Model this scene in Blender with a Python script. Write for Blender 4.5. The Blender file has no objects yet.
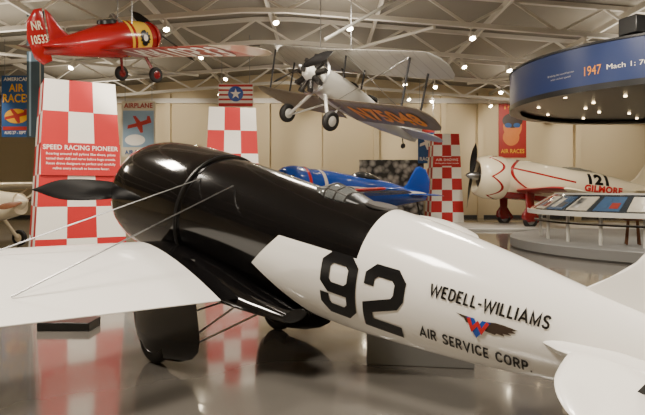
import bpy, bmesh, math
from mathutils import Vector, Matrix
D=bpy.data; C=bpy.context
col=C.scene.collection
def lin(c):
    c=c/255.0
    return c/12.92 if c<=.04045 else ((c+.055)/1.055)**2.4
def rgb(r,g,b): return (lin(r),lin(g),lin(b))
# ---------------------------------------------------------------- materials
def newmat(name):
    m=D.materials.new(name); m.use_nodes=True
    nt=m.node_tree; b=nt.nodes['Principled BSDF']
    return m,nt,b
def mat(name,c,rough=.5,metal=0,coat=0,vary=.06,scale=3,bump=0,emit=0,bscale=40):
    m,nt,b=newmat(name)
    tc=nt.nodes.new('ShaderNodeTexCoord'); nz=nt.nodes.new('ShaderNodeTexNoise')
    nz.inputs['Scale'].default_value=scale; nz.inputs['Detail'].default_value=3
    nt.links.new(tc.outputs['Object'],nz.inputs['Vector'])
    mx=nt.nodes.new('ShaderNodeMix'); mx.data_type='RGBA'
    mx.inputs[6].default_value=(*[x*(1-vary) for x in c],1)
    mx.inputs[7].default_value=(*[min(1,x*(1+vary)) for x in c],1)
    nt.links.new(nz.outputs['Fac'],mx.inputs[0])
    nt.links.new(mx.outputs[2],b.inputs['Base Color'])
    b.inputs['Roughness'].default_value=rough; b.inputs['Metallic'].default_value=metal
    b.inputs['Coat Weight'].default_value=coat; b.inputs['Coat Roughness'].default_value=.06
    if emit:
        b.inputs['Emission Color'].default_value=(*c,1); b.inputs['Emission Strength'].default_value=emit
    if bump:
        n2=nt.nodes.new('ShaderNodeTexNoise'); n2.inputs['Scale'].default_value=bscale
        nt.links.new(tc.outputs['Object'],n2.inputs['Vector'])
        bp=nt.nodes.new('ShaderNodeBump'); bp.inputs['Strength'].default_value=bump; bp.inputs['Distance'].default_value=.02
        nt.links.new(n2.outputs['Fac'],bp.inputs['Height']); nt.links.new(bp.outputs['Normal'],b.inputs['Normal'])
    return m
class NB:
    def __init__(s,nt): s.nt=nt
    def m(s,op,a,b=0.0,clamp=False):
        n=s.nt.nodes.new('ShaderNodeMath'); n.operation=op; n.use_clamp=clamp
        for i,v in enumerate((a,b)):
            if isinstance(v,(int,float)): n.inputs[i].default_value=v
            else: s.nt.links.new(v,n.inputs[i])
        return n.outputs[0]
    def xyz(s):
        tc=s.nt.nodes.new('ShaderNodeTexCoord'); sp=s.nt.nodes.new('ShaderNodeSeparateXYZ')
        s.nt.links.new(tc.outputs['Object'],sp.inputs[0]); return sp.outputs
def maskmat(name,c0,c1,fn,rough=.12,coat=.5):
    m,nt,b=newmat(name); nb=NB(nt); x,y,z=nb.xyz()[:3]
    f=fn(nb,x,y,z)
    mx=nt.nodes.new('ShaderNodeMix'); mx.data_type='RGBA'
    mx.inputs[6].default_value=(*c0,1); mx.inputs[7].default_value=(*c1,1)
    nt.links.new(f,mx.inputs[0]); nt.links.new(mx.outputs[2],b.inputs['Base Color'])
    b.inputs['Roughness'].default_value=rough; b.inputs['Coat Weight'].default_value=coat; b.inputs['Coat Roughness'].default_value=.05
    return m
BLK=rgb(12,11,12); WHT=rgb(242,240,235); RED=rgb(156,24,28); CREAM=rgb(232,220,190)
m_black=mat('gloss_black',BLK,.1,coat=1,vary=.1)
m_satin=mat('satin_black',rgb(18,18,19),.35,vary=.15)
m_white=mat('aircraft_white',WHT,.25,coat=.3,vary=.02)
m_cream=mat('aircraft_cream',CREAM,.25,coat=.4,vary=.03)
m_red=mat('gloss_red',RED,.2,coat=.6,vary=.05)
m_dkred=mat('dark_gloss_red',rgb(118,20,24),.25,coat=.5,vary=.05)
m_flatred=mat('flat_red',rgb(190,28,32),.5,vary=.04)
m_flatwhite=mat('flat_white',rgb(240,236,226),.5,vary=.02)
m_blue=mat('gloss_blue',rgb(24,72,165),.2,coat=.6,vary=.05)
m_navy=mat('navy_panel',rgb(22,44,94),.35,vary=.08,scale=2)
m_yellow=mat('yellow_paint',rgb(235,175,45),.35,vary=.05)
m_orange=mat('orange_paint',rgb(235,150,35),.4,vary=.05)
m_steel=mat('steel',rgb(150,150,150),.3,metal=1,vary=.1)
m_dsteel=mat('dark_steel',rgb(70,68,66),.4,metal=.8,vary=.2,scale=12)
m_rubber=mat('rubber',rgb(28,27,26),.7,vary=.1,scale=20)
m_truss=mat('truss_paint',rgb(222,216,204),.5,vary=.04)
m_grey=mat('grey_paint',rgb(112,112,110),.45,vary=.05)
m_lgrey=mat('light_grey',rgb(176,174,168),.4,vary=.05)
m_wood=mat('wood_brown',rgb(120,72,40),.45,vary=.25,scale=8)
m_feather=mat('dark_brown_feather',rgb(60,46,36),.4,vary=.2,scale=30)
m_lamp=mat('lamp_glow',rgb(255,236,200),.5,emit=80)
m_down=mat('downlight_glow',rgb(255,225,175),.5,emit=14)
m_ink=mat('black_ink',rgb(16,16,18),.3,vary=.05)
m_silver=mat('silver_dope',rgb(200,198,190),.35,metal=.1,vary=.05)
m_dkgrey=mat('dark_grey',rgb(58,58,60),.5,vary=.1)
m_dglass=mat('dark_counter_glass',rgb(48,52,56),.1,coat=1,vary=.1)
def glassmat():
    m,nt,b=newmat('canopy_glass'); b.inputs['Base Color'].default_value=(.5,.53,.53,1)
    b.inputs['Transmission Weight'].default_value=.8; b.inputs['IOR'].default_value=1.25
    nz=nt.nodes.new('ShaderNodeTexNoise'); nz.inputs['Scale'].default_value=6
    mr=nt.nodes.new('ShaderNodeMapRange'); mr.inputs[3].default_value=.02; mr.inputs[4].default_value=.08
    nt.links.new(nz.outputs['Fac'],mr.inputs[0]); nt.links.new(mr.outputs[0],b.inputs['Roughness'])
    return m
m_glass=glassmat()
# ---------------------------------------------------------------- mesh builder
class MB:
    def __init__(s): s.v=[];s.f=[];s.mi=[]
    def add(s,vs,fs,mi=0):
        o=len(s.v); s.v+= [tuple(v) for v in vs]; s.f+=[tuple(i+o for i in f) for f in fs]; s.mi+=[mi]*len(fs)
    def box(s,c,d,mi=0,rot=None):
        vs=[]
        for x in(-.5,.5):
            for y in(-.5,.5):
                for z in(-.5,.5):
                    p=Vector((x*d[0],y*d[1],z*d[2]))
                    if rot: p=rot@p
                    vs.append(Vector(c)+p)
        s.add(vs,[(0,1,3,2),(4,6,7,5),(0,4,5,1),(2,3,7,6),(0,2,6,4),(1,5,7,3)],mi); return s
    def beam(s,p0,p1,w,h,mi=0):
        p0=Vector(p0);p1=Vector(p1);d=p1-p0
        q=d.to_track_quat('Y','Z').to_matrix()
        return s.box((p0+p1)/2,(w,d.length,h),mi,q)
    def loft(s,rings,mi=0,caps=True,closed=True):
        n=len(rings[0]);vs=[p for r in rings for p in r];fs=[]
        for i in range(len(rings)-1):
            for j in range(n if closed else n-1):
                k=(j+1)%n; fs.append((i*n+j,i*n+k,(i+1)*n+k,(i+1)*n+j))
        if caps: fs.append(tuple(range(n))[::-1]); fs.append(tuple((len(rings)-1)*n+j for j in range(n)))
        s.add(vs,fs,mi); return s
    def lathe(s,prof,c,axis,n=24,mi=0,caps=True):
        q=Vector(axis).normalized().to_track_quat('Z','Y').to_matrix();c=Vector(c)
        rings=[[c+q@Vector((r*math.cos(t*2*math.pi/n),r*math.sin(t*2*math.pi/n),a)) for t in range(n)] for a,r in prof]
        return s.loft(rings,mi,caps)
    def cyl(s,p0,p1,r0,r1=None,n=12,mi=0,caps=True):
        p0=Vector(p0);p1=Vector(p1); r1=r0 if r1 is None else r1
        return s.lathe([(0,r0),((p1-p0).length,r1)],p0,p1-p0,n,mi,caps)
    def poly(s,pts,mi=0): s.add(pts,[tuple(range(len(pts)))],mi); return s
    def extrude(s,pts,vec,mi=0):
        a=[Vector(p) for p in pts]; b=[p+Vector(vec) for p in a]; return s.loft([a,b],mi,True)
def mk(name,mb,mats,parent=None,M=None,smooth=True,ang=35,bevel=0,label=None,fix=True):
    me=D.meshes.new(name); me.from_pydata(mb.v,[],mb.f)
    for mm in (mats if isinstance(mats,(list,tuple)) else [mats]): me.materials.append(mm)
    for p,i in zip(me.polygons,mb.mi): p.material_index=i
    if fix:
        bm=bmesh.new(); bm.from_mesh(me); bmesh.ops.recalc_face_normals(bm,faces=bm.faces); bm.to_mesh(me); bm.free()
    if smooth:
        me.shade_smooth(); me.set_sharp_from_angle(angle=math.radians(ang))
    o=D.objects.new(name,me); col.objects.link(o)
    if bevel:
        b=o.modifiers.new('bevel','BEVEL'); b.width=bevel; b.segments=2; b.limit_method='ANGLE'
    if parent: o.parent=parent
    if M is not None: o.matrix_basis=M
    if label: o['label']=label
    return o
def tag(o,label,cat,group=None,kind=None):
    o['label']=label;o['category']=cat
    if group:o['group']=group
    if kind:o['kind']=kind
    return o
def root(name,label,cat,loc,rz=0,group=None):
    e=D.objects.new(name,None); col.objects.link(e); e.location=loc; e.rotation_euler=(0,0,rz); e.empty_display_size=.3
    return tag(e,label,cat,group)
def struct(o): o['kind']='structure'; return o
def copytree(o,loc,rz=None):
    n=o.copy(); col.objects.link(n); n.location=loc
    if rz is not None: n.rotation_euler=(0,0,rz)
    for c in o.children:
        cc=c.copy(); col.objects.link(cc); cc.parent=n
        for g in c.children:
            gg=g.copy(); col.objects.link(gg); gg.parent=cc
    return n
# text ------------------------------------------------------------
def textmesh(s,W,H=None,bold=0.0,italic=0,grid=0,space=None):
    cu=D.curves.new('t','FONT'); cu.body=s; cu.size=1; cu.align_x='CENTER'; cu.offset=bold; cu.shear=italic; cu.resolution_u=3
    cu.space_character=space or 1.0+bold*1.5
    o=D.objects.new('t',cu); col.objects.link(o)
    dg=C.evaluated_depsgraph_get(); me=D.meshes.new_from_object(o.evaluated_get(dg))
    D.objects.remove(o)
    xs=[v.co.x for v in me.vertices]; ys=[v.co.y for v in me.vertices]
    x0,x1,y0,y1=min(xs),max(xs),min(ys),max(ys); kx=W/(x1-x0); ky=kx if H is None else H/(y1-y0)
    for v in me.vertices: v.co=((v.co.x-(x0+x1)/2)*kx,(v.co.y-(y0+y1)/2)*ky,0)
    bm=bmesh.new(); bm.from_mesh(me); D.meshes.remove(me)
    if grid: gridcut(bm,grid)
    return bm
def gridcut(bm,g):
    for ax in(0,1):
        cs=[v.co[ax] for v in bm.verts]; a=math.floor(min(cs)/g)*g+g*.3713
        while a<max(cs):
            n=[0,0,0]; n[ax]=1; c=[0,0,0]; c[ax]=a
            bmesh.ops.bisect_plane(bm,geom=bm.verts[:]+bm.edges[:]+bm.faces[:],plane_co=c,plane_no=n,dist=1e-6); a+=g
def bmobj(name,bm,fn,mats,parent,M=None,label=None):
    for v in bm.verts: v.co=fn(v.co.x,v.co.y)
    me=D.meshes.new(name); bm.to_mesh(me); bm.free(); 
    for mm in (mats if isinstance(mats,(list,tuple)) else [mats]): me.materials.append(mm)
    o=D.objects.new(name,me); col.objects.link(o); o.parent=parent
    if M is not None:o.matrix_basis=M
    if label:o['label']=label
    return o
def polybm(polys,grid=0):
    bm=bmesh.new()
    for pts in polys:
        bm.faces.new([bm.verts.new((p[0],p[1],0)) for p in pts])
    bmesh.ops.triangulate(bm,faces=bm.faces[:])
    if grid: gridcut(bm,grid)
    return bm
def strip(pts,w,closed=False):
    P=[Vector(p) for p in pts]; n=len(P); L=[];R=[]
    for i in range(n):
        a=P[i-1] if (i>0 or closed) else None; b=P[(i+1)%n] if (i<n-1 or closed) else None
        d0=(P[i]-a).normalized() if a is not None else (b-P[i]).normalized()
        d1=(b-P[i]).normalized() if b is not None else d0
        n0=Vector((-d0.y,d0.x));n1=Vector((-d1.y,d1.x)); mm=(n0+n1).normalized(); k=w/2/max(.4,mm.dot(n0))
        L.append(P[i]+mm*k);R.append(P[i]-mm*k)
    return [[L[i],L[(i+1)%n],R[(i+1)%n],R[i]] for i in range(n if closed else n-1)]
# painted gothic capitals made of strokes
GL={'W':(1.0,[[(0,1),(.24,0),(.5,.85),(.76,0),(1,1)]]),'E':(.5,[[(.5,.93),(.07,.93),(.07,.07),(.5,.07)],[(.07,.5),(.44,.5)]]),
'D':(.62,[[(.07,.07),(.07,.93),(.33,.93),(.48,.85),(.56,.68),(.56,.32),(.48,.15),(.33,.07),(.07,.07)]]),'L':(.48,[[(.07,1),(.07,.07),(.48,.07)]]),
'-':(.34,[[(0,.42),(.34,.42)]]),'I':(.14,[[(.07,0),(.07,1)]]),'A':(.76,[[(.03,0),(.38,.95),(.73,0)],[(.17,.3),(.59,.3)]]),
'M':(.82,[[(.07,0),(.07,.93),(.41,.12),(.75,.93),(.75,0)]]),
'S':(.58,[[(.54,.78),(.46,.9),(.32,.94),(.18,.91),(.08,.8),(.09,.66),(.2,.56),(.4,.47),(.51,.36),(.52,.2),(.43,.09),(.28,.06),(.12,.1),(.04,.23)]]),
'R':(.6,[[(.07,0),(.07,.93),(.36,.93),(.49,.86),(.53,.73),(.48,.57),(.36,.5),(.07,.5)],[(.3,.5),(.56,0)]]),
'V':(.72,[[(.03,1),(.36,.04),(.69,1)]]),'C':(.64,[[(.6,.76),(.5,.89),(.35,.94),(.2,.89),(.1,.76),(.07,.5),(.1,.24),(.2,.11),(.35,.06),(.5,.11),(.6,.24)]]),
'O':(.70,[[(.35,.94),(.2,.89),(.1,.76),(.07,.5),(.1,.24),(.2,.11),(.35,.06),(.5,.11),(.6,.24),(.63,.5),(.6,.76),(.5,.89),(.35,.94)]]),
'P':(.58,[[(.07,0),(.07,.93),(.36,.93),(.49,.85),(.53,.71),(.48,.54),(.36,.46),(.07,.46)]]),'.':(.14,[[(0,.07),(.14,.07)]]),' ':(.34,[])}
def paint(s,W,H,th=.19,gap=.19,grid=.03):
    x=0;ps=[]
    for ch in s:
        w_,st=GL[ch]
        for P in st: ps+= [[(q[0]+x,q[1]) for q in quad] for quad in strip(P,th)]
        x+=w_+gap
    tot=x-gap
    return polybm([[((q[0]-tot/2)*W/tot,(q[1]-.5)*H) for q in quad] for quad in ps],grid)
# interpolation ----------------------------------------------------
def cr(tab,x):
    xs=[t[0] for t in tab]
    if x<=xs[0]: return tab[0][1:]
    if x>=xs[-1]: return tab[-1][1:]
    i=max(j for j in range(len(xs)) if xs[j]<=x); i=min(i,len(xs)-2)
    t=(x-xs[i])/(xs[i+1]-xs[i]); out=[]
    for k in range(1,len(tab[0])):
        p1=tab[i][k];p2=tab[i+1][k]; h=xs[i+1]-xs[i]
        m1=(tab[i+1][k]-tab[i-1][k])/(xs[i+1]-xs[i-1])*h if i>0 else (p2-p1)
        m2=(tab[i+2][k]-tab[i][k])/(xs[i+2]-xs[i])*h if i+2<len(tab) else (p2-p1)
        out.append((2*t**3-3*t*t+1)*p1+(t**3-2*t*t+t)*m1+(-2*t**3+3*t*t)*p2+(t**3-t*t)*m2)
    return out
def ring(s,zt,zb,w,n=40,e=1.0):
    zc=(zt+zb)/2;h=(zt-zb)/2; out=[]
    for j in range(n):
        a=2*math.pi*j/n; c=math.cos(a);d=math.sin(a)
        out.append((s,w*math.copysign(abs(c)**e,c),zc+h*math.copysign(abs(d)**e,d)))
    return out
def fus(tab,n=40,m=40,e=1.0):
    a,b=tab[0][0],tab[-1][0]
    return [ring(a+(b-a)*i/m,*cr(tab,a+(b-a)*i/m),n=n,e=e) for i in range(m+1)]
def side(tab,s,z,off=.004):
    zt,zb,w=cr(tab,s); zc=(zt+zb)/2;h=(zt-zb)/2
    k=max(-.985,min(.985,(z-zc)/h)); q=math.sqrt(1-k*k)
    ny=q/w; nz=k/h; l=math.hypot(ny,nz)
    return (s,-w*q-off*ny/l,z+off*nz/l)
def airfoil(y,xl,xt,zl,zt,th,n=9,cam=.02):
    up=[];lo=[]; c=xt-xl
    for i in range(n+1):
        u=(1-math.cos(math.pi*i/n))/2
        t=5*th*(.2969*math.sqrt(u)-.126*u-.3516*u*u+.2843*u**3-.1015*u**4)*c
        k=cam*4*u*(1-u)*c; x=xl+u*c; z=zl+(zt-zl)*u+k
        up.append((x,y,z+t+.0015)); lo.append((x,y,z-t-.0015))
    return up+lo[::-1]
def under(x,t,le,te,zle,zte,th,off=.02,cam=.02):
    xl=le(t);xt=te(t);c=xt-xl;u=max(.001,min(1,(x-xl)/c))
    tt=5*th*(.2969*math.sqrt(u)-.126*u-.3516*u*u+.2843*u**3-.1015*u**4)*c
    return zle(t)+(zte(t)-zle(t))*u+cam*4*u*(1-u)*c-tt-off
def wingmb(st,mi=0,n=9):
    mb=MB(); mb.loft([airfoil(*s,n=n) for s in st],mi,True); return mb
def tipped(y0,y1,sgn,le,te,zle,zte,th0,th1,N=14,round_=.35):
    st=[]
    for i in range(N+1):
        t=y0+(y1-y0)*(1-(1-i/N)**1.6); 
        k=max(0,(t-(y1-round_))/round_); k=min(k,.995); sh=math.sqrt(1-k*k)
        l=le(t);r=te(t); mid=l+(r-l)*.45; l2=mid+(l-mid)*sh; r2=mid+(r-mid)*sh
        zl=zle(t);zr=zte(t); f=lambda x:zl+(zr-zl)*(x-l)/(r-l)
        th=th0+(th1-th0)*t/y1
        st.append((sgn*t,l2,r2,f(l2),f(r2),th))
    return st
def vfin(poly,y=0,th=.05):
    mb=MB(); c=Vector((sum(p[0] for p in poly)/len(poly),sum(p[1] for p in poly)/len(poly)))
    rings=[]
    for k,yy in((1,0),(.97,.3),(.85,.8),(.6,1.0)):
        rings.append([(c.x+(p[0]-c.x)*k,y+th/2*yy,c.y+(p[1]-c.y)*k) for p in poly])
    back=[[(p[0],2*y-p[1],p[2]) for p in r] for r in rings[::-1]]
    mb.loft(back+rings[1:],0,True); return mb
def blade(R,ang,hub=.09,w=.13,x=0,dirn=1):
    mb=MB(); rings=[]
    rot=Matrix.Rotation(ang,3,'X')
    for i in range(19):
        u=i/18; r=hub+(R-hub)*u
        c=w*(.5+.9*math.sin(math.pi*(u*.8+.1)))
        if u>.7: c*=max(.06,1-((u-.7)/.3)**2.2)
        tw=math.radians(62-46*u); th=.035*(1-u)+.008
        if u<.05: th=.05;c=.08
        pts=[]
        for j in range(10):
            a=2*math.pi*j/10; p=Vector((th/2*math.sin(a),c/2*math.cos(a)*dirn,0))
            p=Matrix.Rotation(tw*dirn,3,'Z')@p
            pts.append(Vector((x,0,0))+rot@Vector((p.x,p.y,r)))
        rings.append(pts)
    mb.loft(rings,0,True); return mb
def wheel_parts(par,c,r,w,M,hubmat,axis=(0,1,0)):
    ax=Vector(axis)
    t=MB(); prof=[]
    for i in range(13):
        a=math.pi*i/12; prof.append((-w/2*math.cos(a),r*.72+r*.28*math.sin(a)**.7))
    t.lathe([(-w/2*.8,r*.45)]+prof+[(w/2*.8,r*.45)],c,ax,28)
    o=mk('tire',t,m_rubber,par,M)
    h=MB(); h.lathe([(-w*.52,r*.12),(-w*.45,r*.5),(-w*.2,r*.72),(w*.2,r*.72),(w*.45,r*.5),(w*.52,r*.12)],c,ax,20)
    mk('wheel_hub',h,hubmat,o)
def planexf(hz,pitch,bank=0):
    return Matrix.Translation((0,0,hz))@Matrix.Rotation(math.radians(pitch),4,'Y')@Matrix.Rotation(math.radians(bank),4,'X')

# ================================================================ ROOM
def roofz(x): return 8.7-.08*abs(x+2)
XL,XR,YB,YF=-24,22,33.5,-7
m_floor,nt,b=newmat('polished_floor'); nb=NB(nt)
tc=nt.nodes.new('ShaderNodeTexCoord'); nz=nt.nodes.new('ShaderNodeTexNoise'); nz.inputs['Scale'].default_value=.35; nz.inputs['Detail'].default_value=6
nt.links.new(tc.outputs['Object'],nz.inputs['Vector'])
cp=nt.nodes.new('ShaderNodeValToRGB'); cp.color_ramp.elements[0].position=.3; cp.color_ramp.elements[0].color=(*rgb(96,92,87),1); cp.color_ramp.elements[1].position=.7; cp.color_ramp.elements[1].color=(*rgb(117,113,107),1)
nt.links.new(nz.outputs['Fac'],cp.inputs[0]); nt.links.new(cp.outputs[0],b.inputs['Base Color'])
n2=nt.nodes.new('ShaderNodeTexNoise'); n2.inputs['Scale'].default_value=1.3; nt.links.new(tc.outputs['Object'],n2.inputs['Vector'])
mr=nt.nodes.new('ShaderNodeMapRange'); mr.inputs[3].default_value=.09; mr.inputs[4].default_value=.18; nt.links.new(n2.outputs['Fac'],mr.inputs[0]); nt.links.new(mr.outputs[0],b.inputs['Roughness'])
b.inputs['Coat Weight'].default_value=.5; b.inputs['Coat Roughness'].default_value=.06
m_wall=mat('beige_wall',rgb(213,196,160),.8,vary=.03,scale=.5,bump=.1)
m_ceil=mat('ceiling_deck',rgb(152,146,133),.8,vary=.06,scale=.8)
def structmb(name,mb,m): return struct(mk(name,mb,m,smooth=False))
structmb('floor',MB().box(((XL+XR)/2,(YB+YF)/2,-.1),(XR-XL+.4,YB-YF+.4,.2)),m_floor)
structmb('wall_back',MB().extrude([(XL,YB,0),(XR,YB,0),(XR,YB,roofz(XR)),(-2,YB,8.7),(XL,YB,roofz(XL))],(0,.2,0)),m_wall)
structmb('wall_front',MB().extrude([(XL,YF,0),(XR,YF,0),(XR,YF,roofz(XR)),(-2,YF,8.7),(XL,YF,roofz(XL))],(0,-.2,0)),m_wall)
structmb('wall_left',MB().box((XL-.1,(YB+YF)/2,roofz(XL)/2),(.2,YB-YF,roofz(XL))),m_wall)
structmb('wall_right',MB().box((XR+.1,(YB+YF)/2,roofz(XR)/2),(.2,YB-YF,roofz(XR))),m_wall)
c=MB(); c.extrude([(XL,YF,roofz(XL)),(-2,YF,8.7),(XR,YF,roofz(XR)),(XR,YF,roofz(XR)+.15),(-2,YF,8.85),(XL,YF,roofz(XL)+.15)],(0,YB-YF,0))
structmb('ceiling',c,m_ceil)
structmb('baseboard_back',MB().box(((XL+XR)/2,YB-.03,.08),(XR-XL,.05,.16)),m_dkgrey)
for i,x in enumerate((-15.5,-9.2,-3.3,0.2,3.2,7.2,9.4,15.2)):
    structmb('trim_%d'%(i+1),MB().box((x,YB-.13,3.7),(.34,.26,7.4)),m_wall)
structmb('trim_9',MB().box(((XL+XR)/2,YB-.2,6.95),(XR-XL,.3,.28)),m_truss)
# roof trusses
for i,y in enumerate((12.5,18.5,22.5,27,31)):
    mb=MB(); xs=[XL+.3+j*1.5 for j in range(31) if XL+.3+j*1.5<XR-.2]
    for a,bx in zip(xs[:-1],xs[1:]):
        mb.beam((a,y,roofz(a)-.12),(bx,y,roofz(bx)-.12),.16,.14)
        mb.beam((a,y,roofz(a)-1.05),(bx,y,roofz(bx)-1.05),.16,.15)
        k=int(round((a-XL)/1.5))
        if k%2==0: mb.beam((a,y,roofz(a)-.15),(bx,y,roofz(bx)-1.05),.08,.08)
        else: mb.beam((a,y,roofz(a)-1.05),(bx,y,roofz(bx)-.15),.08,.08)
    tag(mk('roof_truss',mb,m_truss,smooth=False),'pale painted steel roof truss spanning the hall','truss','roof trusses',)
for x in (-18,-14,-10,-6,-2,2,6,10,14,18):
    mb=MB(); mb.beam((x,YF,roofz(x)-.32),(x,YB,roofz(x)-.32),.1,.2)
    tag(mk('roof_purlin',mb,m_truss,smooth=False),'long pale steel purlin under the roof deck','purlin','roof purlins')
for a,bb in (((-14,18.5),(-6,27)),((3.7,18.5),(-2,27)),((13,18.5),(7,27))):
    a=(a[0],a[1],roofz(a[0])-1.2); bb=(bb[0],bb[1],roofz(bb[0])-1.2)
    tag(mk('brace_rod',MB().cyl(a,bb,.06,n=8),m_truss),'thin diagonal steel brace rod between trusses','brace rod','brace rods')
# spotlights
sp=root('spotlight','small track spotlight glowing warm under a truss','spotlight',(-9,18.5,7),0,'track spotlights')
mb=MB(); mb.lathe([(0,.05),(.04,.09),(.24,.11),(.26,.1)],(0,0,-.15),(0,-.5,-.85),16); mb.cyl((0,0,0),(0,0,-.2),.02,n=8); mb.box((0,0,0),(.1,.1,.04))
mk('lamp_housing',mb,m_truss,sp)
q=Vector((0,-.5,-.85)).normalized(); mb=MB(); mb.lathe([(0,.095),(.01,.095),(.05,.055)],Vector((0,0,-.15))+q*.262,q,16)
mk('lamp_lens',mb,m_lamp,sp)
first=True
for y,xs in ((18.5,(-8.5,-5.2,-1.6,.9,4.9,8.7)),(22.5,(-10,-4.8,.1,2.4,5.6,7.4,11)),(27,(-13,-4.6,-.2,3.9,5.4,8.6,12.6)),(31,(-12,-5.6,2.4,4.7,6.1,9.2,12))):
    for x in xs:
        loc=(x,y,roofz(x)-1.14)
        if first: sp.location=loc; first=False
        else: copytree(sp,loc,math.sin(x*7)*.6)

# ================================================================ MAIN RACER
yaw=math.atan2(-.65,.76); HZ=1.66; PT=10.2
R=root('racing_airplane','glossy black and white low-wing air racer numbered 92','airplane',(-2.1,6.8,0),yaw)
M=planexf(HZ,PT)
FT=[(1.40,.60,-.60,.60),(1.7,.592,-.6,.58),(2,.57,-.6,.55),(2.5,.525,-.6,.52),(3,.49,-.59,.5),(3.5,.475,-.57,.47),(4,.43,-.52,.43),(4.5,.36,-.455,.37),(5,.27,-.37,.29),(5.5,.2,-.28,.19),(6.15,.12,-.16,.05)]
def fmask(nb,x,y,z):
    a=nb.m('GREATER_THAN',x,3.52)
    c1=nb.m('LESS_THAN',z,.11)
    l1=nb.m('ADD',nb.m('MULTIPLY',nb.m('ADD',z,.2),.9),2.45)
    c2=nb.m('GREATER_THAN',x,l1)
    l2=nb.m('SUBTRACT',2.45,nb.m('MULTIPLY',nb.m('ADD',z,.2),1.8))
    c3=nb.m('GREATER_THAN',x,l2)
    return nb.m('MAXIMUM',a,nb.m('MULTIPLY',c1,nb.m('MULTIPLY',c2,c3)))
m_fus=maskmat('racer_two_tone',BLK,WHT,fmask,.14,.4)
m_wing=maskmat('racer_wing_two_tone',BLK,WHT,lambda nb,x,y,z: nb.m('GREATER_THAN',nb.m('ABSOLUTE',y),.84),.22,.3)
mk('fuselage',MB().loft(fus(FT,72,80)),m_fus,R,M)
mb=MB(); mb.lathe([(.30,.40),(.16,.43),(.09,.46),(.07,.50),(.09,.54),(.15,.58),(.25,.612),(.4,.636),(.6,.648),(.85,.652),(1.1,.648),(1.3,.638),(1.42,.626),(1.45,.614),(1.452,.59)],(0,0,0),(1,0,0),72,0,False)
mk('engine_cowling',mb,m_black,R,M,ang=50)
mb=MB(); mb.lathe([(1.42,.615),(1.425,.632),(1.445,.630),(1.45,.61)],(0,0,0),(1,0,0),72,0,False)
mk('cowl_band',mb,m_satin,R,M)
mb=MB(); mb.lathe([(.2,.18),(.3,.25),(.5,.25),(.6,.3)],(0,0,0),(1,0,0),24)
for k in range(9):
    a=2*math.pi*k/9; d=Vector((0,math.cos(a),math.sin(a)))
    for j in range(5): mb.cyl(Vector((.4,0,0))+d*(.25+j*.06),Vector((.4,0,0))+d*(.28+j*.06),.085,n=12)
mk('radial_engine',mb,m_dsteel,R,M)
mb=MB(); mb.lathe([(-.16,.02),(-.13,.07),(-.04,.1),(.1,.11),(.2,.11)],(0,0,0),(1,0,0),24)
pr=mk('propeller_hub',mb,m_steel,R,M)
mk('propeller_blade',blade(1.36,math.radians(90),w=.19,x=-.02),m_satin,pr)
mk('propeller_blade',blade(1.36,math.radians(-90),w=.19,x=-.02),m_satin,pr)
for sg in(-1,1):
    st=tipped(0.0,4.5,sg,lambda t:1.13+.02*t,lambda t:2.52-.02*t,lambda t:-.37+.037*t,lambda t:-.52+.052*t,.13,.085,20,.5)
    mk('wing',wingmb(st,n=14),m_wing,R,M)
    rg=[]
    for s,h,w0 in ((1.0,.04,.5),(1.2,.12,.7),(1.6,.16,.8),(2.1,.15,.78),(2.5,.10,.68),(2.9,.06,.5)):
        zc=-.40-.09*(s-1.1); rg.append([(s,sg*(.2+(w0-.2)*(.5+.5*math.cos(a))) ,zc+h*math.sin(a)) for a in [2*math.pi*j/16 for j in range(16)]])
    mk('wing_fillet',MB().loft(rg),m_black,R,M)
    for s0,s1,t1 in((1.55,1.5,2.35),(2.0,2.2,2.35)):
        z1=-.40-.1*(s1-1.13)+.045*t1+.09
        mk('bracing_wire',MB().cyl((s0,sg*.42,.40),(s1,sg*t1,z1),.006,n=6),m_steel,R,M)
# tail
finp=[(4.93,.2),(5.02,.285),(5.13,.375),(5.25,.50),(5.36,.70),(5.48,.92),(5.62,1.04),(5.78,1.05),(5.78,.1),(5.0,.15)]
mk('tail_fin',vfin(finp,th=.07),m_white,R,M)
rud=[(5.785,1.05),(5.95,1.0),(6.15,.88),(6.32,.65),(6.38,.4),(6.33,.15),(6.22,-.1),(6.16,-.16),(5.785,-.0)]
mk('rudder',vfin(rud,th=.06),m_white,R,M)
for sg in(-1,1):
    st=tipped(0.0,1.22,sg,lambda t:5.04+.03*t+.1*t*t,lambda t:5.66,lambda t:-.07,lambda t:-.08,.1,.09,16,.5)
    mk('stabilizer',wingmb(st,n=12),m_white,R,M)
    st=tipped(0.06,1.20,sg,lambda t:5.652,lambda t:6.02-.1*t,lambda t:-.08,lambda t:-.09,.1,.1,12,.4)
    mk('elevator',wingmb(st,n=8),m_white,R,M)
    rg=[]
    for s,h,w0 in ((4.8,.015,.26),(5.0,.05,.36),(5.3,.07,.36),(5.6,.05,.3),(5.7,.02,.22)):
        rg.append([(s,sg*(.08+(w0-.08)*(.5+.5*math.cos(a))) ,-.07+h*math.sin(a)) for a in [2*math.pi*j/16 for j in range(16)]])
    mk('tail_fillet',MB().loft(rg),m_white,R,M)
mb=MB(); mb.extrude([(5.48,-.62,-.05),(5.51,-.62,-.06),(5.58,-.62,.08),(5.55,-.62,.09)],(0,.014,0))
mk('control_horn',mb,m_satin,R,M)
mb=MB(); mb.cyl((5.55,0,-.2),(5.85,0,-.42),.03,n=10); t=mk('tail_strut',mb,m_satin,R,M)
zg=(-1.66+.177*6.0)/.984
mb=MB(); mb.lathe([(-.035,.03),(-.04,.06),(-.02,.085),(.02,.085),(.04,.06),(.035,.03)],(5.95,0,zg+.085),(0,1,0),20)
mk('tail_wheel',mb,m_rubber,t)
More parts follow.
